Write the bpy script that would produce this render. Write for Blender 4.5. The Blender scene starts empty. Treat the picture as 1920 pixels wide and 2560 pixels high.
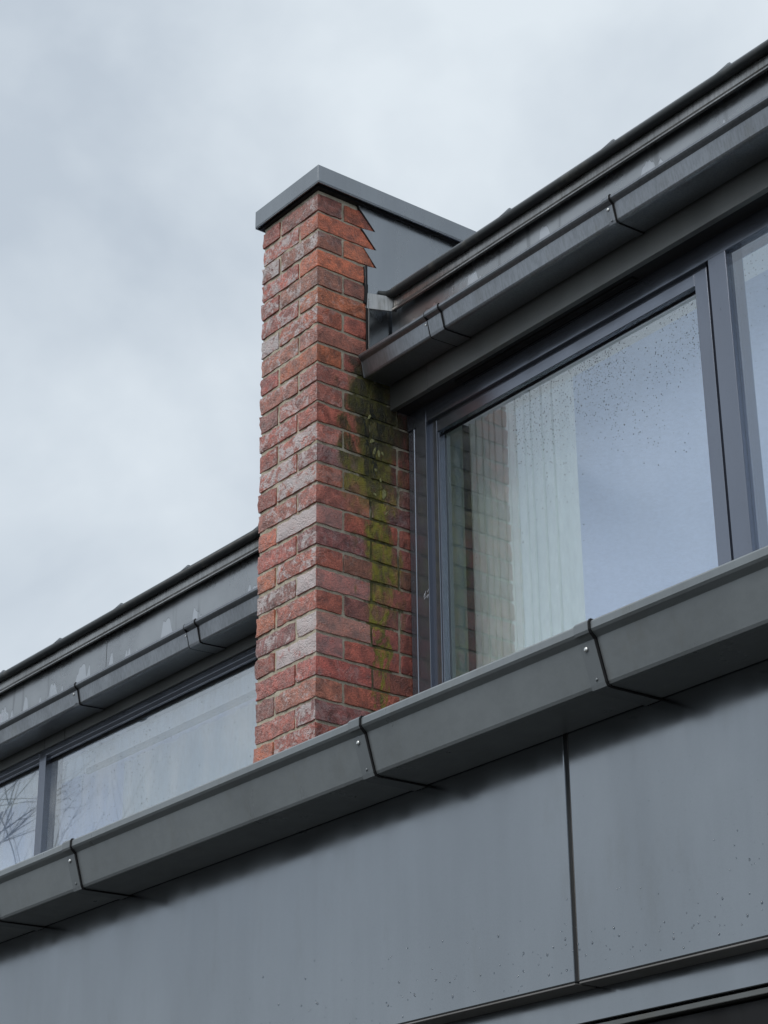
import bpy, bmesh, math, random
from mathutils import Vector, Matrix, noise
random.seed(11)
Z0 = 5.45                      # height of the first brick bed joint above the ground
S = bpy.context.scene
COL = S.collection

# ---------------------------------------------------------------- camera
cam = bpy.data.cameras.new('camera')
cam.sensor_fit = 'VERTICAL'; cam.sensor_height = 24.0; cam.sensor_width = 18.0
cam.lens = 24.0 * 5073.36 / 2560.0
cam.clip_start = 0.05; cam.clip_end = 3000
co = bpy.data.objects.new('camera', cam); COL.objects.link(co)
co.location = (4.8892, -3.5670, -3.8932 + Z0)
co.rotation_mode = 'XYZ'
co.rotation_euler = (math.radians(114.29566), math.radians(0.53631), math.radians(52.03186))
S.camera = co

# ---------------------------------------------------------------- world, sun, exposure
SUN_EL, SUN_AZ = math.radians(48), math.radians(168)      # azimuth clockwise from +Y
W = bpy.data.worlds.new('World'); S.world = W; W.use_nodes = True
nt = W.node_tree; nt.nodes.clear()
def N(t, ty, **kw):
    n = t.nodes.new(ty)
    for k, v in kw.items():
        if hasattr(n, k): setattr(n, k, v)
    return n
wo = N(nt, 'ShaderNodeOutputWorld'); bg = N(nt, 'ShaderNodeBackground'); bg.inputs['Strength'].default_value = 0.1
sky = N(nt, 'ShaderNodeTexSky', sky_type='NISHITA', sun_disc=False, sun_elevation=SUN_EL, sun_rotation=SUN_AZ)
tc = N(nt, 'ShaderNodeTexCoord'); mp = N(nt, 'ShaderNodeMapping'); mp.inputs['Scale'].default_value = (1, 1, 1.35)
mp.inputs['Location'].default_value = (0.35, 0.1, 0.2)
n1 = N(nt, 'ShaderNodeTexNoise'); n1.inputs['Scale'].default_value = 2.6; n1.inputs['Detail'].default_value = 6; n1.inputs['Roughness'].default_value = 0.52; n1.inputs['Distortion'].default_value = 0.25
cr = N(nt, 'ShaderNodeValToRGB')
cr.color_ramp.elements[0].position = 0.40; cr.color_ramp.elements[0].color = (4.85, 5.5, 6.25, 1)
cr.color_ramp.elements[1].position = 0.59; cr.color_ramp.elements[1].color = (7.0, 7.65, 8.2, 1)
mx = N(nt, 'ShaderNodeMixRGB'); mx.inputs['Fac'].default_value = 0.96
L = nt.links.new
L(tc.outputs['Generated'], mp.inputs['Vector']); L(mp.outputs['Vector'], n1.inputs['Vector']); L(n1.outputs['Fac'], cr.inputs['Fac'])
L(sky.outputs['Color'], mx.inputs['Color1']); L(cr.outputs['Color'], mx.inputs['Color2'])
L(mx.outputs['Color'], bg.inputs['Color']); L(bg.outputs['Background'], wo.inputs['Surface'])
sun = bpy.data.lights.new('sun', 'SUN'); sun.energy = 1.5; sun.angle = math.radians(35); sun.color = (1.0, 0.97, 0.93)
so = bpy.data.objects.new('sun', sun); COL.objects.link(so)
sd = Vector((math.sin(SUN_AZ) * math.cos(SUN_EL), math.cos(SUN_AZ) * math.cos(SUN_EL), math.sin(SUN_EL)))
so.rotation_euler = sd.to_track_quat('Z', 'Y').to_euler(); so.location = (0, -8, 14)
S.view_settings.view_transform = 'Standard'; S.view_settings.look = 'None'
S.view_settings.exposure = 0.14; S.view_settings.gamma = 1.0; S.view_settings.use_curve_mapping = False
S.cycles.max_bounces = 10; S.cycles.transparent_max_bounces = 24; S.cycles.glossy_bounces = 6

# ---------------------------------------------------------------- material helpers
class M:
    """thin wrapper for building a node material"""
    def __init__(s, name):
        s.m = bpy.data.materials.new(name); s.m.use_nodes = True
        s.t = s.m.node_tree; s.t.nodes.clear()
        s.out = s.n('ShaderNodeOutputMaterial')
    def n(s, ty, **kw):
        return N(s.t, ty, **kw)
    def l(s, a, b): s.t.links.new(a, b)
    def put(s, sock, v):
        if hasattr(v, 'is_output'): s.l(v, sock)
        elif v is not None: sock.default_value = v
    def pos(s, scale=(1, 1, 1), off=(0, 0, 0)):
        g = s.n('ShaderNodeNewGeometry'); m = s.n('ShaderNodeMapping')
        m.inputs['Location'].default_value = off; m.inputs['Scale'].default_value = scale
        s.l(g.outputs['Position'], m.inputs['Vector']); return m.outputs['Vector']
    def noise(s, vec, scale, detail=4, rough=.55, dist=0):
        n = s.n('ShaderNodeTexNoise')
        n.inputs['Scale'].default_value = scale; n.inputs['Detail'].default_value = detail
        n.inputs['Roughness'].default_value = rough; n.inputs['Distortion'].default_value = dist
        s.l(vec, n.inputs['Vector']); return n.outputs['Fac']
    def math(s, op, a, b=None, c=None, clamp=False):
        n = s.n('ShaderNodeMath', operation=op, use_clamp=clamp)
        for i, v in enumerate((a, b, c)):
            if v is not None: s.put(n.inputs[i], v)
        return n.outputs[0]
    def step(s, v, a, b, o0=0., o1=1.):
        n = s.n('ShaderNodeMapRange', interpolation_type='SMOOTHSTEP')
        s.put(n.inputs['Value'], v); s.put(n.inputs['From Min'], a); s.put(n.inputs['From Max'], b)
        s.put(n.inputs['To Min'], o0); s.put(n.inputs['To Max'], o1); return n.outputs['Result']
    def mix(s, f, a, b, mode='MIX'):
        n = s.n('ShaderNodeMixRGB', blend_type=mode)
        for i, v in zip((0, 1, 2), (f, a, b)):
            if isinstance(v, tuple) and len(v) == 3: v = (*v, 1)
            s.put(n.inputs[i], v)
        return n.outputs[0]
    def xyz(s):
        g = s.n('ShaderNodeNewGeometry'); x = s.n('ShaderNodeSeparateXYZ'); s.l(g.outputs['Position'], x.inputs[0])
        return x.outputs
    def bump(s, h, strength, dist):
        b = s.n('ShaderNodeBump'); b.inputs['Strength'].default_value = strength; b.inputs['Distance'].default_value = dist
        s.l(h, b.inputs['Height']); return b.outputs['Normal']
    def bsdf(s, color, rough, metal=0., spec=.5, normal=None, link=True):
        b = s.n('ShaderNodeBsdfPrincipled')
        if isinstance(color, tuple): color = (*color, 1) if len(color) == 3 else color
        s.put(b.inputs['Base Color'], color); s.put(b.inputs['Roughness'], rough)
        s.put(b.inputs['Metallic'], metal); s.put(b.inputs['Specular IOR Level'], spec)
        if normal is not None: s.l(normal, b.inputs['Normal'])
        if link: s.l(b.outputs[0], s.out.inputs['Surface'])
        return b.outputs[0]

def metal_mat(name, base, rough, metal, spec=.5, var=.12, streak=.0, dirt=.15, specks=0., wave=(7, .12)):
    m = M(name)
    big = m.noise(m.pos((1.2, 1.2, .5)), 2.2, 5)
    fine = m.noise(m.pos(), 420, 2)
    f = m.math('ADD', m.step(big, .3, .7, 1 - var, 1 + var), m.math('MULTIPLY', m.math('SUBTRACT', fine, .5), .10))
    if streak:
        st = m.noise(m.pos((150 if streak > .1 else 34, 150, 5 if streak > .1 else 1.2)), 1, 4, .6)
        f = m.math('MULTIPLY', f, m.step(st, .35, .62, 1 - streak, 1.0))
    col = m.mix(1, base, f, 'MULTIPLY')
    if dirt:
        d = m.noise(m.pos((4, 4, 1.5), (3, 1, 2)), 3, 6, .65)
        col = m.mix(m.step(d, .54, .74, 0, dirt), col, (.16, .15, .12))
    if specks:
        d = m.noise(m.pos((1, 1, 1)), 150, 3, .5)
        col = m.mix(m.step(d, .69, .73, 0, specks), col, (.05, .05, .05))
    r = m.step(m.noise(m.pos((3, 3, 1), (1, 5, 2)), 4, 4), .3, .7, rough * .85, rough * 1.2)
    bmp = m.bump(m.noise(m.pos((1, 1, .6)), wave[0], 1 if wave[0] < 5 else 3, .3), wave[1], .02)
    m.bsdf(col, r, metal, spec, bmp)
    return m.m

MAT = {}
MAT['panel'] = metal_mat('coated_panel', (.272, .289, .307), .19, 1.0, .5, .06, .015, .10, .10, (1.7, .16))
MAT['cap'] = metal_mat('cap_metal', (.27, .286, .302), .25, .95, .5, .07, .03, .06, 0, (2.2, .12))
MAT['gutter'] = metal_mat('gutter_paint', (.215, .235, .244), .32, .35, .5, .07, .06, .25)
MAT['gutter_old'] = metal_mat('gutter_paint_streaked', (.25, .265, .285), .33, .8, .5, .10, .17, .25, .6)
MAT['strap'] = metal_mat('strap_paint', (.185, .203, .214), .4, .35, .5, .06, 0, .3)
MAT['frame'] = metal_mat('window_frame_paint', (.205, .222, .262), .18, .82, .5, .05, 0, .03, .35)
MAT['rubber'] = metal_mat('black_rubber', (.008, .008, .009), .6, 0, .3, .05, 0, 0)
MAT['rivet'] = metal_mat('bare_aluminium', (.75, .76, .75), .35, .9, .5, .05, 0, 0)

def zinc(name, stain_base, zinc_tone=(.36, .37, .38)):
    """fascia metal with pale water marks creeping up from its lower edge"""
    m = M(name)
    x, y, z = m.xyz()
    big = m.noise(m.pos((1, 1, 1)), 3, 5)
    col = m.mix(1, zinc_tone, m.step(big, .3, .7, .85, 1.12), 'MULTIPLY')  # base colour of the zinc, varied at random
    p = m.pos((9, 9, .9))
    h = m.noise(p, 1.0, 3, .5, .3)
    hh = m.math('SUBTRACT', z, stain_base)
    lim = m.step(h, .38, .68, -.02, .15)
    d = m.math('SUBTRACT', lim, hh)
    body = m.step(d, 0, .004)
    rim = m.math('MULTIPLY', m.step(d, -.003, .001), m.math('SUBTRACT', 1., m.step(d, .001, .005)))
    col = m.mix(m.math('MULTIPLY', body, .7), col, (.56, .575, .60))
    col = m.mix(m.math('MULTIPLY', rim, .55), col, (.17, .175, .18))
    run = m.noise(m.pos((14, 14, 1.2), (7, 3, 0)), 1, 4, .6)
    col = m.mix(m.step(run, .60, .70, 0, .45), col, (.13, .135, .135))
    m.bsdf(col, m.step(big, .3, .7, .24, .34), .92, .5, m.bump(m.noise(m.pos(), 9, 3), .12, .02))
    return m.m
MAT['fascia_r'] = zinc('fascia_zinc_right', Z0 - .50)
MAT['fascia_l'] = zinc('fascia_zinc_left', Z0 - 1.17)
MAT['board'] = metal_mat('lower_fascia_metal', (.165, .17, .165), .42, .6, .5, .1, 0, .3)
MAT['drip'] = metal_mat('drip_strip_metal', (.33, .33, .325), .28, .9, .5, .2, .25, .5)
MAT['trim'] = metal_mat('weathered_trim', (.205, .20, .195), .5, .2, .5, .15, 0, .4)
MAT['roof'] = metal_mat('roof_metal', (.22, .235, .25), .4, .7, .5, .1, 0, .3)
MAT['roll'] = metal_mat('roof_edge_membrane', (.022, .026, .028), .45, 0, .4, .2, 0, .3)

def brick_mat():
    m = M('reclaimed_brick')
    oi = m.n('ShaderNodeObjectInfo')
    x, y, z = m.xyz()
    P = m.pos()
    g = m.n('ShaderNodeNewGeometry'); sn = m.n('ShaderNodeSeparateXYZ'); m.l(g.outputs['Normal'], sn.inputs[0])
    front = m.step(m.math('MULTIPLY', sn.outputs[1], -1.), .15, .6)
    rnd = m.math('MULTIPLY', oi.outputs['Random'], 40.)
    cv = m.n('ShaderNodeCombineXYZ'); m.l(rnd, cv.inputs[0]); m.l(rnd, cv.inputs[2])
    va = m.n('ShaderNodeVectorMath', operation='ADD'); m.l(P, va.inputs[0]); m.l(cv.outputs[0], va.inputs[1]); Q = va.outputs[0]
    a = m.noise(Q, 26, 6, .62, .4); b = m.noise(Q, 190, 3, .6); c = m.noise(Q, 11, 4, .5, .6)
    f = m.math('MULTIPLY', m.step(a, .28, .72, .50, 1.42), m.step(b, .3, .7, .78, 1.2))
    col = m.mix(1, oi.outputs['Color'], f, 'MULTIPLY')
    col = m.mix(m.step(c, .54, .76, 0, .42), col, (.105, .062, .066))          # burnt patches
    fl = m.noise(Q, 75, 3, .5); col = m.mix(m.step(fl, .66, .74, 0, .6), col, (.05, .035, .035))
    # salt bloom, amount per brick in the alpha of the object colour
    sl = m.noise(Q, 17, 7, .66, 1.1); sf = m.noise(Q, 95, 4, .6, .6)
    s0 = m.math('ADD', m.math('MULTIPLY', sl, .72), m.math('MULTIPLY', sf, .28))
    thr = m.math('SUBTRACT', .655, m.math('MULTIPLY', oi.outputs['Alpha'], .34))
    salt = m.step(s0, m.math('SUBTRACT', thr, .03), m.math('ADD', thr, .09))
    side = m.math('MAXIMUM', front, .22)
    col = m.mix(m.math('MULTIPLY', m.math('MULTIPLY', salt, side), .86), col, (.64, .60, .60))
    # thin pale film on the weathered front, with wet sheen painted into its colour
    col = m.mix(m.math('MULTIPLY', front, m.step(sf, .36, .7, .08, .48)), col, (.52, .42, .395))
    # algae streak below the gutter end on the side face
    n = m.noise(m.pos((1, 1, .45)), 13, 6, .65, .5)
    zz = m.math('SUBTRACT', z, Z0)
    def run(cx, w, ztop, zbot, soft):
        cxn = m.math('ADD', m.math('ADD', cx, m.math('MULTIPLY', m.math('SUBTRACT', n, .5), .42)), 0.)
        dd = m.math('ABSOLUTE', m.math('SUBTRACT', y, cxn))
        k = m.step(dd, w, m.math('ADD', w, soft), 1., 0.)
        k = m.math('MULTIPLY', k, m.step(zz, ztop, ztop + .06, 1., 0.))
        return m.math('MULTIPLY', k, m.step(zz, zbot - .12, zbot + .12, 0., 1.))
    wide = run(.236, .040, -.60, -1.08, .11)
    mid = run(.262, .012, -.70, -1.45, .075)
    thin = run(.262, .008, -.9, -1.98, .025)
    damp = run(.262, .095, -.56, -.93, .07)  # near-black damp patch at the head of the streak
    streak = m.math('MAXIMUM', m.math('MAXIMUM', wide, mid), thin)
    patch = m.noise(m.pos((1, 1, .7), (2, 8, 3)), 42, 5, .7)
    streak = m.math('MULTIPLY', streak, m.step(patch, .33, .50, .55, 1.0))
    nn = m.noise(m.pos((1, 1, .5), (5, 2, 1)), 24, 6, .7, .3)
    green = m.mix(m.step(nn, .33, .60), (.034, .036, .011), (.255, .235, .018))
    xm = m.step(x, -.03, -.012)
    col = m.mix(m.math('MULTIPLY', m.math('MULTIPLY', streak, xm), m.step(nn, .25, .5, .72, .97)), col, green)
    col = m.mix(m.math('MULTIPLY', m.math('MULTIPLY', damp, xm), m.step(nn, .3, .6, .96, .72)), col, (.022, .024, .014))
    core = run(.245, .006, -.72, -1.02, .02)
    col = m.mix(m.math('MULTIPLY', m.math('MULTIPLY', core, xm), m.step(nn, .38, .5)), col, (.008, .011, .008))
    hgt = m.math('ADD', m.math('MULTIPLY', a, 1.), m.math('MULTIPLY', b, .7))
    crease = m.n('ShaderNodeTexVoronoi', feature='DISTANCE_TO_EDGE'); crease.inputs['Scale'].default_value = 26
    w2 = m.n('ShaderNodeVectorMath', operation='ADD'); nz = m.n('ShaderNodeTexNoise'); nz.inputs['Scale'].default_value = 30; m.l(Q, nz.inputs['Vector'])
    sc = m.n('ShaderNodeVectorMath', operation='SCALE'); sc.inputs['Scale'].default_value = .05; m.l(nz.outputs['Color'], sc.inputs[0])
    m.l(Q, w2.inputs[0]); m.l(sc.outputs[0], w2.inputs[1]); m.l(w2.outputs[0], crease.inputs['Vector'])
    cz = m.math('MULTIPLY', m.step(crease.outputs['Distance'], 0, .08, 0, 1), .14)
    hgt = m.math('ADD', hgt, m.math('MULTIPLY', cz, front))
    m.bsdf(col, m.step(a, .3, .7, .36, .70), 0, .5, m.bump(hgt, 1.0, .008))
    return m.m, (run,)
MAT['brick'], _ = brick_mat()

def mortar_mat():
    m = M('lime_mortar')
    x, y, z = m.xyz()
    a = m.noise(m.pos(), 30, 6, .65); b = m.noise(m.pos(), 300, 3, .6)
    col = m.mix(m.step(a, .3, .7), (.37, .33, .25), (.56, .51, .41))
    col = m.mix(1, col, m.step(b, .3, .7, .8, 1.15), 'MULTIPLY')
    n = m.noise(m.pos((1, 1, .45)), 13, 6, .65, .5)
    cy = m.math('ADD', .258, m.math('MULTIPLY', m.math('SUBTRACT', n, .5), .42))
    k = m.step(m.math('ABSOLUTE', m.math('SUBTRACT', y, cy)), .035, .10, 1., 0.)
    zz = m.math('SUBTRACT', z, Z0)
    k = m.math('MULTIPLY', m.math('MULTIPLY', k, m.step(zz, -.60, -.54, 1., 0.)), m.step(zz, -2., -1.5, .55, 1.))
    k = m.math('MULTIPLY', k, m.step(x, -.03, -.012))
    col = m.mix(m.math('MULTIPLY', k, .88), col, m.mix(m.step(a, .35, .65), (.025, .03, .010), (.13, .125, .022)))
    m.bsdf(col, .95, 0, .2, m.bump(m.math('ADD', a, m.math('MULTIPLY', b, .5)), .7, .004))
    return m.m
MAT['mortar'] = mortar_mat()

def glass_mat(name, refl, tint, specks):
    """coated glazing: part mirror, part clear"""
    m = M(name)
    tr = m.n('ShaderNodeBsdfTransparent'); tr.inputs['Color'].default_value = (.95, .975, .965, 1)
    gl = m.n('ShaderNodeBsdfGlossy'); gl.inputs['Roughness'].default_value = .012
    gl.inputs['Color'].default_value = (*tint, 1)
    x, y, z = m.xyz()
    wob = m.noise(m.pos(), 1.6, 2, .4)
    m.l(m.bump(wob, .05, .01), gl.inputs['Normal'])
    sh = m.n('ShaderNodeMixShader'); sh.inputs[0].default_value = refl
    m.l(tr.outputs[0], sh.inputs[1]); m.l(gl.outputs[0], sh.inputs[2])
    last = sh.outputs[0]
    if specks:
        film = m.noise(m.pos((1, 1, .35)), 6, 6, .6)
        df = m.n('ShaderNodeBsdfDiffuse'); df.inputs['Color'].default_value = (.62, .65, .66, 1)
        s2 = m.n('ShaderNodeMixShader'); m.l(m.step(film, .35, .75, .0, specks), s2.inputs[0])
        m.l(last, s2.inputs[1]); m.l(df.outputs[0], s2.inputs[2]); last = s2.outputs[0]
    m.l(last, m.out.inputs['Surface']); return m.m
MAT['glass'] = glass_mat('outer_glass', .205, (.95, .97, 1.0), .025)
MAT['glass_in'] = glass_mat('inner_coated_glass', .15, (.60, .76, 1.0), 0)
MAT['glass_left'] = glass_mat('misted_glass', .40, (.98, .99, 1.0), .34)
def clear_mat():
    m = M('clear_glass_face'); t = m.n('ShaderNodeBsdfTransparent'); t.inputs['Color'].default_value = (.97, .985, .98, 1)
    m.l(t.outputs[0], m.out.inputs['Surface']); return m.m
MAT['clear'] = clear_mat()
def drop_mat():
    m = M('rain_drop')
    m.bsdf((.10, .11, .12), .08, 0, .6)
    return m.m
MAT['drop'] = drop_mat()
def plain(name, col, rough=.8, var=.12, scale=6, spec=.3):
    m = M(name); a = m.noise(m.pos(), scale, 5)
    m.bsdf(m.mix(1, col, m.step(a, .3, .7, 1 - var, 1 + var), 'MULTIPLY'), rough, 0, spec, m.bump(a, .2, .01)); return m.m
def cloth(name, col, tl=.35):
    m = M(name); a = m.noise(m.pos((1, 1, .3)), 60, 3)
    d = m.n('ShaderNodeBsdfDiffuse'); t = m.n('ShaderNodeBsdfTranslucent')
    c = m.mix(1, col, m.step(a, .3, .7, .94, 1.04), 'MULTIPLY')
    m.l(c, d.inputs['Color']); m.l(c, t.inputs['Color'])
    s = m.n('ShaderNodeMixShader'); s.inputs[0].default_value = tl
    m.l(d.outputs[0], s.inputs[1]); m.l(t.outputs[0], s.inputs[2]); m.l(s.outputs[0], m.out.inputs['Surface']); return m.m
MAT['curtain'] = cloth('white_curtain', (.96, .97, .93), .50)
MAT['sheer'] = cloth('white_sheer', (.84, .87, .88), .3)
MAT['room'] = plain('room_paint', (.88, .88, .89), .9, .05, 3)
MAT['dark'] = plain('painted_shade', (.03, .03, .032), .9, .05, 3)  # near-black colour standing in for shade under the eaves and indoors
MAT['diffuser'] = cloth('opal_rooflight', (.67, .70, .80), .72)  # translucent sheet of the added panel that brightens the upper rooms
MAT['lining'] = plain('window_lining', (.24, .27, .24), .7, .05, 3)
MAT['lichen'] = plain('lichen', (.25, .25, .12), .95, .3, 120)
MAT['scuff'] = plain('chalk_scuff', (.55, .57, .62), .9, .2, 200)
MAT['bark'] = plain('bark', (.12, .11, .075), .9, .35, 30)
MAT['lead'] = plain('lower_roof_lead', (.05, .052, .055), .6, .2, 5)
def ground_mat():
    m = M('paving')
    a = m.noise(m.pos(), .7, 6); b = m.noise(m.pos(), 60, 3)
    c = m.mix(m.step(a, .35, .65), (.036, .037, .036), (.058, .057, .053))
    m.bsdf(m.mix(1, c, m.step(b, .3, .7, .75, 1.25), 'MULTIPLY'), .85, 0, .4, m.bump(b, .4, .01)); return m.m
MAT['ground'] = ground_mat()

# ---------------------------------------------------------------- geometry helpers
def tag(o, label=None, category=None, group=None, kind=None):
    for k, v in (('label', label), ('category', category), ('group', group), ('kind', kind)):
        if v: o[k] = v
    return o
def link(name, me, mat, parent=None, loc=None, smooth=False):
    """one object; parent keeps world coordinates"""
    o = bpy.data.objects.new(name, me); COL.objects.link(o)
    if mat and not me.materials: me.materials.append(mat)
    if loc is not None: o.location = loc
    if parent:
        o.parent = parent
        base = Vector(parent['_at']); o.matrix_parent_inverse = Matrix.Translation(-base)
    o['_at'] = tuple(loc) if loc is not None else (0., 0., 0.)
    if smooth:
        for p in me.polygons: p.use_smooth = True
    return o
def thing(name, loc, label, category, group=None):
    o = bpy.data.objects.new(name, None); COL.objects.link(o)
    o.empty_display_size = .2
    o.location = (loc[0], loc[1], loc[2] + Z0); o['_at'] = (loc[0], loc[1], loc[2] + Z0)
    return tag(o, label, category, group)
def bevel(o, w, seg=2):
    b = o.modifiers.new('edge', 'BEVEL'); b.width = w; b.segments = seg; b.limit_method = 'ANGLE'; b.angle_limit = math.radians(35)
    return o
class B:
    def __init__(s): s.v = []; s.f = []
    def box(s, x0, x1, y0, y1, z0, z1):
        n = len(s.v)
        s.v += [(x, y, z + Z0) for z in (z0, z1) for y in (y0, y1) for x in (x0, x1)]
        s.f += [tuple(n + i for i in q) for q in ((0, 2, 3, 1), (4, 5, 7, 6), (0, 1, 5, 4), (2, 6, 7, 3), (0, 4, 6, 2), (1, 3, 7, 5))]
        return s
    def prism_x(s, prof, x0, x1):
        """closed profile of (y, z) points swept along x"""
        n = len(s.v); k = len(prof)
        s.v += [(x0, y, z + Z0) for y, z in prof] + [(x1, y, z + Z0) for y, z in prof]
        s.f += [(n + i, n + (i + 1) % k, n + k + (i + 1) % k, n + k + i) for i in range(k)]
        s.f += [tuple(range(n + k - 1, n - 1, -1)), tuple(range(n + k, n + 2 * k))]
        return s
    def prism(s, prof, axis, a, b):
        """closed 2D profile swept along axis 'z' (profile x,y) or 'x0' (profile y,z swept in x)"""
        n = len(s.v); k = len(prof)
        if axis == 'z':
            s.v += [(x, y, a + Z0) for x, y in prof] + [(x, y, b + Z0) for x, y in prof]
        s.f += [(n + i, n + (i + 1) % k, n + k + (i + 1) % k, n + k + i) for i in range(k)]
        s.f += [tuple(range(n + k - 1, n - 1, -1)), tuple(range(n + k, n + 2 * k))]
        return s
    def tube(s, pts, r, k=10):
        n = len(s.v); rr = r if isinstance(r, (list, tuple)) else [r] * len(pts)
        for i, p in enumerate(pts):
            p = Vector(p); a = Vector(pts[max(i - 1, 0)]); b = Vector(pts[min(i + 1, len(pts) - 1)])
            d = (b - a).normalized(); u = d.orthogonal().normalized() if abs(d.z) > .95 else d.cross(Vector((0, 0, 1))).normalized()
            w = d.cross(u)
            for j in range(k):
                t = 2 * math.pi * j / k; q = p + (u * math.cos(t) + w * math.sin(t)) * rr[i]
                s.v.append((q.x, q.y, q.z + Z0))
        for i in range(len(pts) - 1):
            for j in range(k):
                s.f.append((n + i * k + j, n + i * k + (j + 1) % k, n + (i + 1) * k + (j + 1) % k, n + (i + 1) * k + j))
        s.f.append(tuple(n + j for j in range(k - 1, -1, -1))); e = n + (len(pts) - 1) * k
        s.f.append(tuple(e + j for j in range(k)))
        return s
    def dome(s, c, r, flat, axis=(0, -1, 0), k=8, rings=3, sx=1., sy=1.):
        """a low dome sitting on a wall, bulging along axis"""
        n = len(s.v); ax = Vector(axis).normalized()
        u = Vector((1, 0, 0)) if abs(ax.x) < .8 else Vector((0, 1, 0)); u = (u - ax * u.dot(ax)).normalized(); w = ax.cross(u)
        c = Vector(c)
        for i in range(rings):
            t = i / rings * math.pi / 2
            for j in range(k):
                q = 2 * math.pi * j / k
                p = c + (u * math.cos(q) * sx + w * math.sin(q) * sy) * r * math.cos(t) + ax * r * flat * math.sin(t)
                s.v.append((p.x, p.y, p.z + Z0))
        p = c + ax * r * flat; s.v.append((p.x, p.y, p.z + Z0)); top = len(s.v) - 1
        for i in range(rings - 1):
            for j in range(k):
                s.f.append((n + i * k + j, n + i * k + (j + 1) % k, n + (i + 1) * k + (j + 1) % k, n + (i + 1) * k + j))
        for j in range(k): s.f.append((n + (rings - 1) * k + j, n + (rings - 1) * k + (j + 1) % k, top))
        s.f.append(tuple(n + j for j in range(k - 1, -1, -1)))
        return s
    def mesh(s, name):
        me = bpy.data.meshes.new(name); me.from_pydata(s.v, [], s.f); me.validate()
        bm = bmesh.new(); bm.from_mesh(me); bmesh.ops.recalc_face_normals(bm, faces=bm.faces); bm.to_mesh(me); bm.free()
        return me
    def obj(s, name, mat, parent=None, bw=0, smooth=False):
        o = link(name, s.mesh(name), mat, parent, None, smooth)
        if bw: bevel(o, bw)
        return o

def pane(x0, x1, y, z0, z1, name, mat, parent):
    """4 mm glass sheet, its outer face coated"""
    o = B().box(x0, x1, y, y + .004, z0, z1).obj(name, mat, parent)
    o.data.materials.append(MAT['clear'])
    for p in o.data.polygons: p.material_index = 0 if p.normal.y < -.5 else 1
    return o

# ---------------------------------------------------------------- ground
gb = B(); gb.v = [(-600, -600, 0), (600, -600, 0), (600, 600, 0), (-600, 600, 0)]; gb.f = [(0, 1, 2, 3)]
tag(gb.obj('ground', MAT['ground']), kind='structure')

# ================================================================ house
house = thing('house', (2.0, -.4, -Z0), 'dark grey metal clad house with stepped upper windows behind the chimney', 'house')
WY = -.815                                        # face of the lower wall
JX = 1.979
# lower wall: two big panels with a lapped joint
a = B().box(-7.0, JX, WY, WY + .060, -3.1045, -2.50).obj('wall_panel', MAT['panel'], house, .003)
a = B().box(JX + .0125, 7.0, WY, WY + .060, -3.1045, -2.50).obj('wall_panel', MAT['panel'], house, .003)
for xa, xb in ((-7.0, JX), (JX + .0125, 7.0)):
    B().box(xa, xb, WY + .001, -.7575, -3.1085, -3.1050).obj('bottom_trim', MAT['trim'], house, .0008)
B().box(JX - .002, JX + .03, WY + .012, WY + .055, -3.10, -2.505).obj('joint_strip', MAT['trim'], house)
B().box(-7.0, 7.0, -.757, -.70, -3.171, -3.04).obj('head_flashing', MAT['panel'], house, .002)
B().box(-7.0, 7.0, -.768, -.70, -3.1905, -3.1795).obj('door_head_strip', MAT['board'], house, .0015)
B().box(-7.0, 7.0, -.753, -.60, -3.26, -3.195).obj('door_frame', MAT['rubber'], house, .002)
pane(-7.0, 7.0, -.735, -5.40, -3.255, 'door_glass', MAT['glass'], house)
B().box(-7.0, 7.0, -.745, -.15, -Z0, -5.38).obj('plinth', MAT['board'], house)
B().box(-7.0, 7.0, -.60, -.55, -5.38, -3.1).obj('shade_sheet', MAT['dark'], house)  # near-black sheet in place of the unlit interior
# lower roof behind the gutter, up to the window sills
lr = B(); lr.prism_x([(-.80, -2.53), (-.80, -2.50), (.46, -2.06), (.46, -2.10)], -7.0, 7.0).obj('lower_roof', MAT['lead'], house)

def upper_side(dz, x0, x1, left):
    """eaves of one upper roof; dz shifts the whole eaves down"""
    f = MAT['fascia_l'] if left else MAT['fascia_r']
    cut = (x0 + .003, x1 - .003) if left else (x0, x1)
    # roof sheet with standing seams, cut short to let daylight into the rooms
    sl = math.tan(math.radians(3.5)); y0, y1 = .272, .75
    B().prism_x([(y0, -.262 + dz), (y0, -.250 + dz), (y1, -.250 + dz + (y1 - y0) * sl), (y1, -.275 + dz + (y1 - y0) * sl)], x0 + (.0 if left else .05), x1).obj('roof', MAT['roof'], house)
    return sl, y0, y1
# --- right eaves
sl, y0, y1 = upper_side(0, .012, 7.0, False)
roofR = [o for o in bpy.data.objects if o.name.startswith('roof')][-1]
def seam(xc, dz, roof):
    b = B(); h = .022
    n = len(b.v)
    pts = [(y0 + .02, -.252 + dz), (y0 + .06, -.252 + h * .5 + dz), (y0 + .2, -.252 + h + dz), (y1, -.252 + h + dz + (y1 - y0) * sl), (y1, -.26 + dz + (y1 - y0) * sl)]
    b.prism_x(pts, xc - .004, xc + .004)
    k = len(b.v); q = [(xc - .06, -.2515), (xc - .004, -.241), (xc + .004, -.242), (xc + .006, -.2515)]
    b.v += [(x, .272, z + dz + Z0) for x, z in q] + [(x, .33, z + dz + Z0) for x, z in q]
    b.f += [(k, k + 1, k + 2, k + 3), (k + 7, k + 6, k + 5, k + 4)] + [(k + i, k + 4 + i, k + 4 + (i + 1) % 4, k + (i + 1) % 4) for i in range(4)]
    return b.obj('standing_seam', MAT['roof'], roof)
for i in range(13): seam(.693 + .49 * i, 0, roofR)
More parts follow.
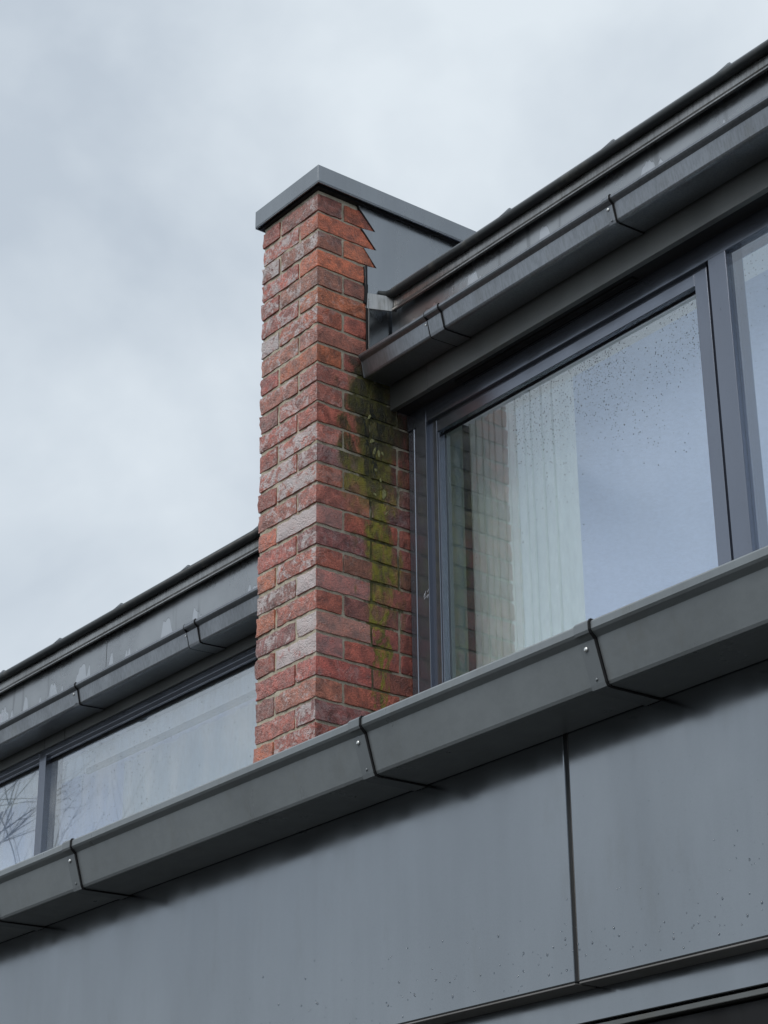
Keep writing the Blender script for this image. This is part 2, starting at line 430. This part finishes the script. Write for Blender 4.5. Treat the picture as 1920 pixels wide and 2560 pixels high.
# dark edge roll, bending up where it meets the chimney
pts = [(-.010, .262, -.232), (.012, .268, -.248), (.035, .276, -.261), (.065, .280, -.266), (.10, .281, -.2665), (.3, .281, -.266), (1.3, .281, -.2665), (3., .281, -.266), (7.0, .281, -.266)]
B().tube(pts, [.006, .010, .014, .0155, .016, .016, .016, .016, .016], 14).obj('roof_edge_roll', MAT['roll'], house, 0, True)
drip = lambda d: [(.300, -.272 + d), (.2905, -.272 + d), (.2885, -.315 + d), (.279, -.331 + d), (.2795, -.336 + d), (.291, -.3345 + d), (.300, -.325 + d)]
B().prism_x(drip(0), .058, 7.0).obj('drip_strip', MAT['drip'], house, .0008)
# flared return of the drip strip at the chimney
fl = B(); fl.v = [(.058, .2885, -.276 + Z0), (.058, .2815, -.336 + Z0), (.006, .205, -.325 + Z0), (.006, .208, -.262 + Z0),
                  (.060, .300, -.276 + Z0), (.062, .300, -.334 + Z0), (.004, .215, -.330 + Z0), (.004, .215, -.262 + Z0)]
fl.f = [(0, 1, 2, 3), (7, 6, 5, 4), (0, 4, 5, 1), (1, 5, 6, 2), (2, 6, 7, 3), (3, 7, 4, 0)]
fl.obj('drip_return', MAT['drip'], house, .001)
B().box(.018, .3535, .312, .33, -.60, -.30).obj('fascia_panel', MAT['fascia_r'], house, .001)
B().box(.3575, 7.0, .310, .33, -.60, -.30).obj('fascia_panel', MAT['fascia_r'], house, .001)
B().box(.004, .2055, .3105, .33, -.695, -.58).obj('lower_fascia', MAT['board'], house, .001)
B().box(.2095, 7.0, .3085, .33, -.695, -.58).obj('lower_fascia', MAT['board'], house, .001)
B().box(.004, 7.0, .331, .47, -.690, -.66).obj('soffit', MAT['dark'], house)  # colour darkened for the shade under the eaves
B().box(.30, 1.15, .352, .376, -.697, -.689).obj('trickle_vent', MAT['rubber'], house, .002)
# --- left eaves (lower)
DL = -.632
XL0, XL1 = -8.0, -.332
sl, y0, y1 = upper_side(DL, XL0, XL1, True)
roofL = [o for o in bpy.data.objects if o.name.startswith('roof.')][-1]
for i in range(13): seam(-.716 - .49 * i, DL, roofL)
B().tube([(XL0, .281, -.266 + DL), (-3, .281, -.266 + DL), (XL1, .281, -.266 + DL)], .016, 14).obj('roof_edge_roll', MAT['roll'], house, 0, True)
B().prism_x(drip(DL), XL0, -2.205).obj('drip_strip', MAT['drip'], house, .0008)
B().prism_x(drip(DL), -2.203, XL1).obj('drip_strip', MAT['drip'], house, .0008)
B().box(XL0, -1.859, .310, .33, -1.25, -.93).obj('fascia_panel', MAT['fascia_l'], house, .001)
B().box(-1.855, XL1, .310, .33, -1.25, -.93).obj('fascia_panel', MAT['fascia_l'], house, .001)
B().box(XL0, -2.331, .3095, .33, -1.314, -1.22).obj('lower_fascia', MAT['board'], house, .001)
B().box(-2.3275, -2.166, .3095, .33, -1.314, -1.22).obj('lower_fascia', MAT['board'], house, .001)
B().box(-2.161, XL1, .3095, .33, -1.314, -1.22).obj('lower_fascia', MAT['board'], house, .001)

# --- rooms behind the windows
def room(x0, x1, z0, z1, y0, xc):
    """upper room: ceiling strip by the window, added translucent panel beyond to brighten it"""
    b = B(); t = .03; y1 = 6.5
    b.box(x0, x1, y0, y1, z0 - t, z0); b.box(xc, x1, y0, .72, z1, z1 + t)
    b.box(x1, x1 + t, y0, y1, z0, z1); b.box(-4.0 if xc > -1 else x0, x1, y1, y1 + t, z0, z1)
    b.obj('room_lining', MAT['room'], house)
    xl = x0 if xc < -1 else -4.0
    B().box(xl, x1, .72, 3.0, z1 + .004, z1 + .012).obj('rooflight_diffuser', MAT['diffuser'], house)  # unseen translucent panel, added to light the room from above
room(-.06, 6.5, -2.2, -.64, .53, -.06)
room(-8.0, -.42, -2.3, -1.25, .47, -8.0)
B().box(.100, .122, .462, .535, -2.05, -.70).obj('window_lining', MAT['lining'], house, .002)
B().box(-.06, .098, .515, .528, -2.6, -.64).obj('shade_sheet', MAT['dark'], house)  # near-black sheet, shade of the room put into its colour

# --- windows (part of the house; frame is the part, sashes and panes are sub-parts)
def window_right():
    b = B()
    jamb = [(.004, .390), (.030, .390), (.032, .387), (.037, .3865), (.039, .389), (.050, .389), (.053, .383), (.108, .383), (.108, .460), (.004, .460)]
    b.prism(jamb, 'z', -2.04, -.70)
    b.box(.004, 6.5, .3845, .460, -.757, -.690)           # head
    b.box(1.429, 1.498, .383, .460, -2.04, -.7575)        # mullion
    b.box(3.10, 3.17, .383, .460, -2.04, -.7575)
    b.box(.108, 6.5, .380, .460, -2.10, -2.04)
    b.box(.085, .0975, .415, .458, -2.04, -.7575)          # rebate seen in the gap round the sash
    b.box(1.4075, 1.4285, .415, .458, -2.04, -.7575)
    b.box(.0976, 1.4074, .4305, .458, -.79, -.7575)
    w = b.obj('window', MAT['frame'], house, .0012)
    s = B()
    s.box(.0985, .147, .3985, .430, -2.03, -.7535)          # stiles and rails
    s.box(1.357, 1.407, .3985, .430, -2.03, -.7535)
    s.box(.147, 1.357, .399, .430, -.806, -.7535)
    s.box(.147, 1.357, .399, .430, -2.03, -1.98)
    s.box(.1475, .1515, .404, .430, -1.98, -.8065)         # glazing bead
    link('sash', s.mesh('sash'), MAT['frame'], w)
    bevel(w.children[-1], .0015)
    g = B()
    g.box(.152, 1.357, .4245, .4270, -.8115, -.8065)
    g.obj('gasket', MAT['rubber'], w)
    pane(.140, 1.366, .4275, -1.99, -.800, 'pane', MAT['glass'], w)
    pane(.140, 1.366, .4505, -1.99, -.800, 'inner_pane', MAT['glass_in'], w)
    pane(1.498, 3.10, .3985, -2.04, -.757, 'pane', MAT['glass'], w)
    pane(1.498, 3.10, .4200, -2.04, -.757, 'inner_pane', MAT['glass_in'], w)
    pane(3.17, 6.5, .3985, -2.04, -.757, 'pane', MAT['glass'], w)
    # chalky scuff on the jamb
    sc = B(); rr = random.Random(4)
    for i in range(9):
        x = .089 + rr.uniform(-.012, .012); z = -1.392 + rr.uniform(-.014, .014); w2 = rr.uniform(.001, .002); h = rr.uniform(.006, .014); sk = .006
        n = len(sc.v); y = .3824
        sc.v += [(x, y, z + Z0), (x + w2, y, z + Z0), (x + w2 + sk, y, z + h + Z0), (x + sk, y, z + h + Z0), (x, y + .0003, z + Z0), (x + w2, y + .0003, z + Z0), (x + w2 + sk, y + .0003, z + h + Z0), (x + sk, y + .0003, z + h + Z0)]
        sc.f += [tuple(n + k for k in q) for q in ((0, 1, 2, 3), (7, 6, 5, 4), (0, 4, 5, 1), (1, 5, 6, 2), (2, 6, 7, 3), (3, 7, 4, 0))]
    sc.obj('scuff', MAT['scuff'], w)
    return w
winR = window_right()
def window_left():
    b = B()
    rail = [(.318, -1.3165), (.318, -1.338), (.331, -1.349), (.331, -1.357), (.40, -1.357), (.40, -1.3165)]
    b.prism_x(rail, -2.328, -.345)
    b.prism_x(rail, -8.0, -2.3835)
    b.box(-2.380, -2.326, .318, .40, -2.1, -1.3165)
    b.box(-2.3835, -2.3800, .333, .39, -2.1, -1.3165)
    b.box(-8.0, -.345, .315, .40, -2.16, -2.1)
    w = b.obj('window', MAT['frame'], house, .0012)
    for x0, x1 in ((-2.326, -.345), (-8.0, -2.384)):
        pane(x0, x1, .3475, -2.1, -1.352, 'pane', MAT['glass_left'], w)
        pane(x0, x1, .3690, -2.1, -1.352, 'inner_pane', MAT['glass_in'], w)
        B().box(x0, x1, .3445, .3472, -1.366, -1.356).obj('gasket', MAT['rubber'], w)
    return w
winL = window_left()

# rain on the glass and beads of water on the wall: too many to count
dr = random.Random(9); b = B()
n = 0
while n < 1500:
    x = dr.uniform(.5, 1.365); z = -.83 - abs(dr.gauss(0, .17))
    lim = -.86 - .10 * math.sin((x - .5) * 3.4)
    if z < -1.9 or noise.noise(Vector((x * 4, z * 5, 3))) + .25 < dr.uniform(-.3, .8): continue
    r = dr.choice((.0008, .0010, .0012, .0012, .0015, .0019)); b.dome((x, .4274, z), r, .5, k=6, rings=2, sy=dr.uniform(1, 1.6)); n += 1
for i in range(260):
    x = dr.uniform(.172, .30); z = dr.uniform(-1.85, -.95); b.dome((x, .4274, z), dr.choice((.001, .0014)), .5, k=6, rings=2)
for i in range(160):
    x = dr.uniform(1.53, 1.9); z = -.80 - abs(dr.gauss(0, .18)); b.dome((x, .3984, z), dr.choice((.0012, .0016)), .5, k=6, rings=2)
tag(b.obj('raindrops', MAT['drop'], winR, 0, True), kind='stuff')
b = B()
for i in range(420):
    x = dr.uniform(-2.30, -1.4) if dr.random() < .7 else dr.uniform(-2.3, -.4); z = dr.uniform(-1.8, -1.38)
    b.dome((x, .3474, z), dr.choice((.0010, .0013, .0017)), .5, k=6, rings=2, sy=dr.uniform(1, 1.8))
tag(b.obj('raindrops', MAT['drop'], winL, 0, True), kind='stuff')
def bead_mat():
    m = M('water_bead')
    tr = m.n('ShaderNodeBsdfTransparent'); tr.inputs['Color'].default_value = (.80, .82, .84, 1); gl = m.n('ShaderNodeBsdfGlossy'); gl.inputs['Roughness'].default_value = .05
    s = m.n('ShaderNodeMixShader'); s.inputs[0].default_value = .10
    m.l(tr.outputs[0], s.inputs[1]); m.l(gl.outputs[0], s.inputs[2]); m.l(s.outputs[0], m.out.inputs['Surface']); return m.m
MAT['bead'] = bead_mat()
b = B()
for i in range(230):
    x = dr.uniform(.8, 2.75); z = -3.095 + abs(dr.gauss(0, .085))
    if z > -2.75: continue
    r = dr.choice((.0010, .0012, .0015, .0019, .0026)) ; b.dome((x, WY - .0003, z), r, .55, k=7, rings=3, sy=dr.uniform(.9, 1.5))
tag(b.obj('water_beads', MAT['bead'], house, 0, True), kind='stuff')

# ================================================================ curtains inside
def curtain(name, pts, z0, z1, mat, label, cat='curtain'):
    b = B(); k = len(pts); zs = [z0 + (z1 - z0) * i / 6 for i in range(7)]
    for z in zs:
        for x, y in pts: b.v.append((x, y, z + Z0))
    for l in range(6):
        for i in range(k - 1): b.f.append((l * k + i, l * k + i + 1, (l + 1) * k + i + 1, (l + 1) * k + i))
    ob = b.obj(name, mat, None, 0, True)
    return tag(ob, label, cat)
pl = []; cr_ = random.Random(5); x = .070; ph = 0
while x < .50:
    step = cr_.uniform(.026, .036) if x < .28 else cr_.uniform(.036, .056)
    amp = cr_.uniform(.014, .024)
    for t in range(10):
        u = t / 10; pl.append((x + step * u + .3 * step * math.sin(2 * math.pi * u), .620 - amp * abs(math.sin(math.pi * u)) ** .7))
    x += step
for t in range(9):
    u = t / 8; pl.append((x + (.606 - x) * u, .606 + .012 * math.sin(math.pi * u) ))
curtain('curtain', pl, -2.35, -.69, MAT['curtain'], 'white pleated curtain drawn to the left behind the wet upper window')
pl = []
x = -2.20
while x < -.40:
    pl.append((x, .62 + .007 * math.sin(x * 47 + 2 * math.sin(x * 5)) + .006 * math.sin(x * 17 + 1))); x += .012
curtain('sheer_curtain', pl, -2.28, -1.345, MAT['sheer'], 'pale sheer curtain behind the misted lower left window')
rb = B().box(-2.47, -.43, .590, .606, -1.335, -1.312).obj('curtain_rail', MAT['lining'])
tag(rb, 'pale curtain rail across the top of the misted lower left window', 'curtain rail')

# ================================================================ gutters
def gutter(name, loc, label, P, x0, x1, mat, unions, caps, dark, smat):
    """P: lip top, lip bottom, step, bottom corner, back (y, z)"""
    g = thing(name, loc, label, 'gutter', 'grey metal box gutters along the eaves')
    (ly, lz), (by, bz), (sy, sz), (cy, cz), (ky, kz) = P
    top = lz + .004; t = .0025
    prof = [(ky, top - .012), (ky, kz + .008), (ky - .006, kz), (cy + .012, cz - .002), (cy + .004, cz), (cy + .0005, cz + .006),
            (sy + .0005, sz), (by + .0035, bz - .002), (by, bz + .003), (ly, lz - .0045), (ly + .0035, lz), (ly + .010, lz),
            (ly + .012, lz - .006), (sy + t + .002, sz + .004), (cy + .004 + t, cz + .008), (cy + .014, cz + t), (ky - .009, kz + t), (ky - t, kz + .010), (ky - t, top - .012)]
    B().prism_x(prof, x0, x1).obj('trough', mat, g, .0006)
    o = .0035                                              # how far straps stand proud
    def band(xa, xb, off, m, nm, lip=True):
        s = B()
        c = [(sy - off, sz - .004), (cy - off + .0005, cz + .006), (cy - off + .004, cz - off), (cy + .012, cz - .002 - off), (ky - .004, kz - off), (ky - .004, kz + .001)]
        inn = [(cy + .012, cz - .001), (cy + .004, cz + .001), (cy + .001, cz + .007), (sy + .001, sz - .004)]
        s.prism_x(c + inn, xa, xb)
        if lip:
            s.prism_x([(ly + .011, lz + off * .6), (ly + .001, lz + off * .6), (ly - off, lz - .003), (by - off, bz + .002), (by - off + .003, bz - .004), (by + .0038, bz - .0015), (by + .0006, bz + .003), (ly + .0006, lz - .0045), (ly + .0037, lz - .0002), (ly + .010, lz - .0004)], xa, xb)
        return s.obj(nm, m, g, .0006)
    for xl, xr, both in unions:
        st = band(xl, xr, o, smat, 'union_strap')
        s = B()
        full = [(ly + .012, lz + .0028), (ly + .0005, lz + .003), (ly - .0028, lz - .003), (by - .0028, bz + .002), (by + .0005, bz - .0045), (sy - .003, sz - .004), (cy - .0030, cz + .004), (cy + .0015, cz - .0032), (cy + .012, cz - .005), (ky - .002, kz - .0032),
                (ky - .002, kz + .001), (cy + .012, cz + .001), (cy + .004, cz + .002), (cy + .002, cz + .008), (sy + .002, sz), (by + .003, bz + .002), (by + .001, bz + .004), (ly + .001, lz - .004), (ly + .012, lz - .001)]
        s.prism_x(full, xr + .0003, xr + dark)
        if both: s.prism_x(full, xl - dark, xl - .0003)
        s.obj('seal', MAT['rubber'], st)
        for fz, fx in ((.13, .35), (.90, .5)):
            yy = sy + (cy - sy) * fz - o; zz = (sz - .006) + (cz - sz) * fz * .86
            xx = xl + (xr - xl) * fx if not both else xl - .016
            if both and fz > .5: continue
            rv = B().dome((xx, yy + (.0 if not both else o), zz), .0056 if (not both and fz < .5) else .0034, .55, (0, -1, -.1), 10, 3)
            rv.obj('rivet', MAT['rivet'] if fz < .5 else MAT['strap'], st, 0, True)
    for xa, xb in caps:
        B().prism_x([(ky, top - .012), (ky, kz), (cy, cz - .001), (sy, sz), (ly + .004, lz - .002)], xa, xb).obj('end_cap', mat, g, .0006)
    return g
PL = ((-1.0, -2.478), (-1.0, -2.4995), (-.985, -2.511), (-.961, -2.600), (-.813, -2.600))
gutter('gutter', (2, -.9, -2.6), 'large grey lower gutter running across in front of the chimney foot', PL, -7.0, 7.0, MAT['gutter'],
       [(.246, .2855, False), (1.496, 1.5355, False), (2.222, 2.2615, False), (-.21, -.168, False)], [], .0055, MAT['strap'])
PR = ((.1666, -.5245), (.1666, -.5395), (.1812, -.549), (.192, -.6065), (.3085, -.6045))
gutter('gutter', (2, .25, -.6), 'dark streaked upper right gutter ending against the brick chimney side', PR, .012, 7.0, MAT['gutter_old'],
       [(.375, .4415, True), (1.224, 1.252, False)], [(.009, .0125)], .0045, MAT['gutter_old'])
PLf = tuple((y, z - .6675) for y, z in PR)
gutter('gutter', (-2, .25, -1.27), 'grey streaked upper left gutter behind the chimney, over the misted window', PLf, -8.0, -.343, MAT['gutter_old'],
       [(-1.047, -.981, True), (-1.885, -1.845, False)], [], .0045, MAT['gutter_old'])

# ================================================================ chimney
ch = thing('brick_chimney', (-.17, .2, -2.1), 'tall weathered red brick chimney with grey metal cap and green algae streak', 'chimney')
O = (.50, .142, .075); R = (.43, .120, .085); D = (.33, .088, .062); PP = (.27, .100, .084); PK = (.44, .155, .110); BR = (.30, .118, .080)
# per course (from the top): left brick, corner brick, right bricks; (colour, salt bloom)
rows = [
 ((D, .05), (PP, .30), (O, .05), (O, .05)),  # front tones darkened for the shadow under the cap
 ((R, .50), (O, .25), (O, .1), None),
 ((PP, .62), (BR, .42), (BR, .1), (O, .1)),
 ((R, .48), (O, .22), (O, .1), None),
 ((D, .42), (BR, .40), (BR, .1), (BR, .1)),
 ((R, .45), (O, .42), (O, .1), None),
 ((PP, .72), (O, .42), (O, .0), (R, .05)),
 ((PK, .40), (PK, .25), (R, .15), None),
 ((R, .15), (O, .15), (O, .05), (D, .0)),
 ((PK, .38), (PK, .38), (R, .0), (D, 0)),
 ((PP, .15), (PK, .42), (D, .1), (D, 0)),
 ((R, .40), (R, .15), (R, .0), (D, .0)),
 ((D, .18), (PK, .60), (O, .35), (R, 0)),
 ((R, .55), (PP, .58), (PP, .05), (D, 0)),
 ((D, .05), (R, .62), (R, .2), (PP, .3)),
 ((PK, .42), (PK, .36), (R, .0), (PP, .3)),
 ((O, .08), (R, .92), (R, .15), (R, .1)),
 ((R, .32), (PP, .42), (BR, .05), (R, .25)),
 ((O, .15), (R, .42), (PK, .3), (BR, .2)),
 ((PP, .50), (R, .88), (O, .30), (R, .1)),
 ((O, .12), (R, .20), (R, .15), (PP, .1)),
 ((PP, .30), (PK, .82), (PP, .30), (R, .1)),
 ((D, .15), (R, .78), (PK, .35), (R, .2)),
 ((R, .20), (R, .38), (R, .0), (R, .15)),
 ((PP, .1), (PK, .32), (R, .15), (R, .1)),
 ((R, .15), (PP, .45), (BR, .1), (R, .1)),
 ((O, .12), (R, .45), (BR, .1), (R, .1)),
 ((R, .2), (R, .3), (R, .1), (R, .1)),
 ((R, .2), (R, .3), (R, .1), (R, .1)),
]
XW = -.338
brng = random.Random(21)
def rough_brick(x0, x1, y0, y1, z0, z1, seed, roughf):
    """a brick with worn arrises and an uneven, creased face"""
    cell = .0145
    nx, ny, nz = (max(2, round((b - a) / cell)) for a, b in ((x0, x1), (y0, y1), (z0, z1)))
    c = Vector(((x0 + x1) / 2, (y0 + y1) / 2, (z0 + z1) / 2))
    idx = {}; v = []; f = []
    def vert(i, j, k):
        key = (i, j, k)
        if key in idx: return idx[key]
        p = Vector((x0 + (x1 - x0) * i / nx, y0 + (y1 - y0) * j / ny, z0 + (z1 - z0) * k / nz))
        ext = (i in (0, nx)) + (j in (0, ny)) + (k in (0, nz))
        d = Vector(((i == nx) - (i == 0), (j == ny) - (j == 0), (k == nz) - (k == 0)))
        q = p * 1.0 + Vector((seed * 3.1, seed * 1.7, seed * .9))
        amp = .0030 * roughf if j == 0 else .0014
        h = noise.fractal(q * 34, 1.0, 2.0, 3) * amp + noise.noise(q * 13) * amp * .6
        if j == 0: h -= abs(noise.noise(Vector((q.x * 30, q.y * 9, q.z * 60)))) * .0022 * roughf
        off = d * h
        if ext >= 2: off -= d * (.0007 + .0020 * abs(noise.noise(q * 45)))
        p = p + off - c
        if k == 0: p.z += noise.noise(Vector((q.x * 22, q.y * 22, seed))) * .0022
        if k == nz: p.z += noise.noise(Vector((q.x * 20, q.y * 20, seed + 9))) * .0016
        idx[key] = len(v); v.append(tuple(p)); return idx[key]
    for i in range(nx):
        for j in range(ny):
            f.append((vert(i, j, 0), vert(i, j + 1, 0), vert(i + 1, j + 1, 0), vert(i + 1, j, 0)))
            f.append((vert(i, j, nz), vert(i + 1, j, nz), vert(i + 1, j + 1, nz), vert(i, j + 1, nz)))
    for i in range(nx):
        for k in range(nz):
            f.append((vert(i, 0, k), vert(i + 1, 0, k), vert(i + 1, 0, k + 1), vert(i, 0, k + 1)))
            f.append((vert(i, ny, k), vert(i, ny, k + 1), vert(i + 1, ny, k + 1), vert(i + 1, ny, k)))
    for j in range(ny):
        for k in range(nz):
            f.append((vert(0, j, k), vert(0, j, k + 1), vert(0, j + 1, k + 1), vert(0, j + 1, k)))
            f.append((vert(nx, j, k), vert(nx, j + 1, k), vert(nx, j + 1, k + 1), vert(nx, j, k + 1)))
    me = bpy.data.meshes.new('brick'); me.from_pydata(v, [], f)
    for p in me.polygons: p.use_smooth = True
    me.set_sharp_from_angle(angle=math.radians(38))
    return me, (c.x, c.y, c.z + Z0)
def brick(x0, x1, y0, y1, zt, zb, col, salt, roughf=1.):
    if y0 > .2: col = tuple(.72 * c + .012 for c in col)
    j = lambda s: brng.uniform(-s, s)
    seed = brng.uniform(0, 30)
    me, loc = rough_brick(x0 + j(.0015), x1 + j(.001), y0 + j(.0018), y1 + j(.0015), zb + j(.0012), zt + j(.0012), seed, roughf)
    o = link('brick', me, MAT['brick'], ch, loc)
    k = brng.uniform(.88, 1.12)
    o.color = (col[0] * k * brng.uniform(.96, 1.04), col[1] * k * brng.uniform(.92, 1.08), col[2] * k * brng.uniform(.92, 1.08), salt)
    return o
for r, row in enumerate(rows):
    zt = .070 - .075 * r; zb = zt - .0655
    Lf, Cn, R1, R2 = row
    rough_r = 1.0
    if r == 0 or r % 2 == 0:      # header on the side, stretcher on the front
        fr = brng.uniform(.9, 1.3)
        brick(XW, -.2325, 0, .215, zt, zb, *Lf, fr)
        brick(-.2235, 0, 0, .1075, zt, zb, Cn[0], Cn[1], fr)
        cutb = .338 if r > 4 else .275
        if r <= 3: brick(-.11, 0, .1165, .268, zt, zb, *R2)
        else: brick(-.11, 0, .1165, .339, zt, zb, *R2)
        if r > 4: brick(-.11, 0, .349, .46, zt, zb, *R2)
    else:
        fr = brng.uniform(.9, 1.3)
        brick(XW, -.1165, 0, .105, zt, zb, *Lf, fr)
        lng = .274 if r in (1,) else .2225
        brick(-.1075, 0, 0, lng, zt, zb, Cn[0], Cn[1], fr)
        if r > 4: brick(-.11, 0, .2325, .338 if r % 4 == 1 else .46, zt, zb, *(R2 or R1))
        if r > 4 and r % 4 == 1: brick(-.11, 0, .347, .46, zt, zb, *(R2 or R1))
# plain brick backs: stretcher sides of the left return, out of sight, are covered by the mortar core
B().box(XW + .0065, -.0062, .0062, .50, -2.16, .088).obj('mortar', MAT['mortar'], ch)
# thin mortar slurry along the top bed
# metal cap, turned down over the head of the chimney
capb = B()
capb.box(-.357, .0325, -.022, 1.25, .098, .166)
capb.box(-.357, -.350, -.022, 1.25, .0925, .098); capb.box(.0255, .0325, -.022, 1.25, .0925, .098); capb.box(-.350, .0255, -.022, -.015, .0925, .098)
capb.obj('cap', MAT['cap'], ch, .0025)
B().box(-.345, .015, -.008, 1.2, .0885, .0985).obj('cap_bed', MAT['rubber'], ch)
# metal cladding let into the brickwork with sawtooth edge
saw = [(.178, .0885), (.186, .073), (.2525, .004), (.191, -.003), (.2565, -.071), (.199, -.080), (.257, -.145), (.204, -.153), (.207, -.24), (.207, -.30)]
def clad(poly, x0, x1, nm, m):
    b = B(); k = len(poly)
    b.prism_x(poly, x0, x1); return b.obj(nm, m, ch, .0008)
clad(saw + [(1.2, -.30), (1.2, .0885)], -.0005, .0042, 'side_cladding', MAT['cap'])
# dark cut line behind the sawtooth edge
saw2 = [(y - .0035, z + (-.002 if i % 2 else .002)) for i, (y, z) in enumerate(saw)]
clad(saw2 + [(.40, -.30), (.40, .086)], -.012, .0005, 'cladding_seal', MAT['rubber'])
B().box(-.09, -.008,   .26, 1.2, -2.1, .0885).obj('chimney_core', MAT['dark'], ch)  # coloured near-black so the unlit gap beside the curtain reads dark
clad([(.215, -.226), (.215, -.60), (.40, -.60), (.40, -.221)], .0044, .0075, 'apron_flashing', MAT['cap'])
clad([(.206, -.150), (.206, -.56), (.2125, -.56), (.2125, -.150)], .0043, .0085, 'flashing_edge', MAT['rubber'])
clad([(.2125, -.285), (.2125, -.56), (.218, -.56), (.218, -.285)], .0076, .0125, 'flashing_edge', MAT['drip'])
# pale lichen flakes in the algae
lr_ = random.Random(3)
for (y, z, w, h, tilt) in ((.222, -.745, .010, .022, .6), (.231, -.835, .012, .018, .7), (.243, -.868, .008, .030, .3), (.262, -.873, .011, .024, -.1), (.277, -.868, .008, .016, -.4),
                           (.248, -.938, .012, .010, .5), (.268, -.972, .007, .014, 0), (.283, -1.02, .016, .034, .2), (.243, -1.03, .014, .008, .5), (.290, -1.09, .006, .014, .4)):
    b = B(); k = 9; ring = []
    for j in range(k):
        t = 2 * math.pi * j / k; rr = 1 + lr_.uniform(-.22, .22)
        yy = math.cos(t) * w * .5 * rr; zz = math.sin(t) * h * .55 * rr
        ring.append((y + yy * math.cos(tilt) - zz * math.sin(tilt) * -1, z + yy * math.sin(tilt) * -1 + zz * math.cos(tilt)))
    b.prism_x(ring, .0, .0022)
    b.obj('lichen_flake', MAT['lichen'], ch, .001)

# ================================================================ bare tree across the way, seen only mirrored in the left window
def bare_tree(base, lean):
    t = thing('bare_tree', base, 'bare leafless tree mirrored in the far left window pane', 'tree')
    rg = random.Random(8); tr = B(); br = B()
    base = Vector(base)
    def grow(p, d, ln, r, lev, bld):
        pts = [p]; rr = [r]; n = 5
        for i in range(n):
            d = (d + Vector((rg.uniform(-1, 1), rg.uniform(-1, 1), rg.uniform(-.5, .9))) * (.14 if lev else .05)).normalized()
            p = p + d * ln / n; pts.append(p); rr.append(r * (1 - .55 * (i + 1) / n))
        bld.tube(pts, rr, 7 if lev < 2 else 4)
        if lev >= 5 or r < .0035: return
        for i in range(rg.randint(3, 4) if lev else 7):
            k = rg.randint(2, n) if lev else rg.randint(3, n)
            ax = Vector((rg.uniform(-1, 1), rg.uniform(-1, 1), rg.uniform(-.2, .5))).normalized()
            nd = (d * .75 + ax * .75 + Vector((0, 0, .12))).normalized()
            grow(pts[k], nd, ln * rg.uniform(.55, .78), rr[k] * rg.uniform(.55, .75), lev + 1, br)
    grow(base, Vector((0, 0, 1)), 4.6, .20, 0, tr)
    tr.obj('trunk', MAT['bark'], t, 0, True); br.obj('branches', MAT['bark'], t, 0, True)
    return t
bare_tree((-13.9, -4.0, -Z0), 0)

for o in bpy.data.objects:
    if '_at' in o: del o['_at']
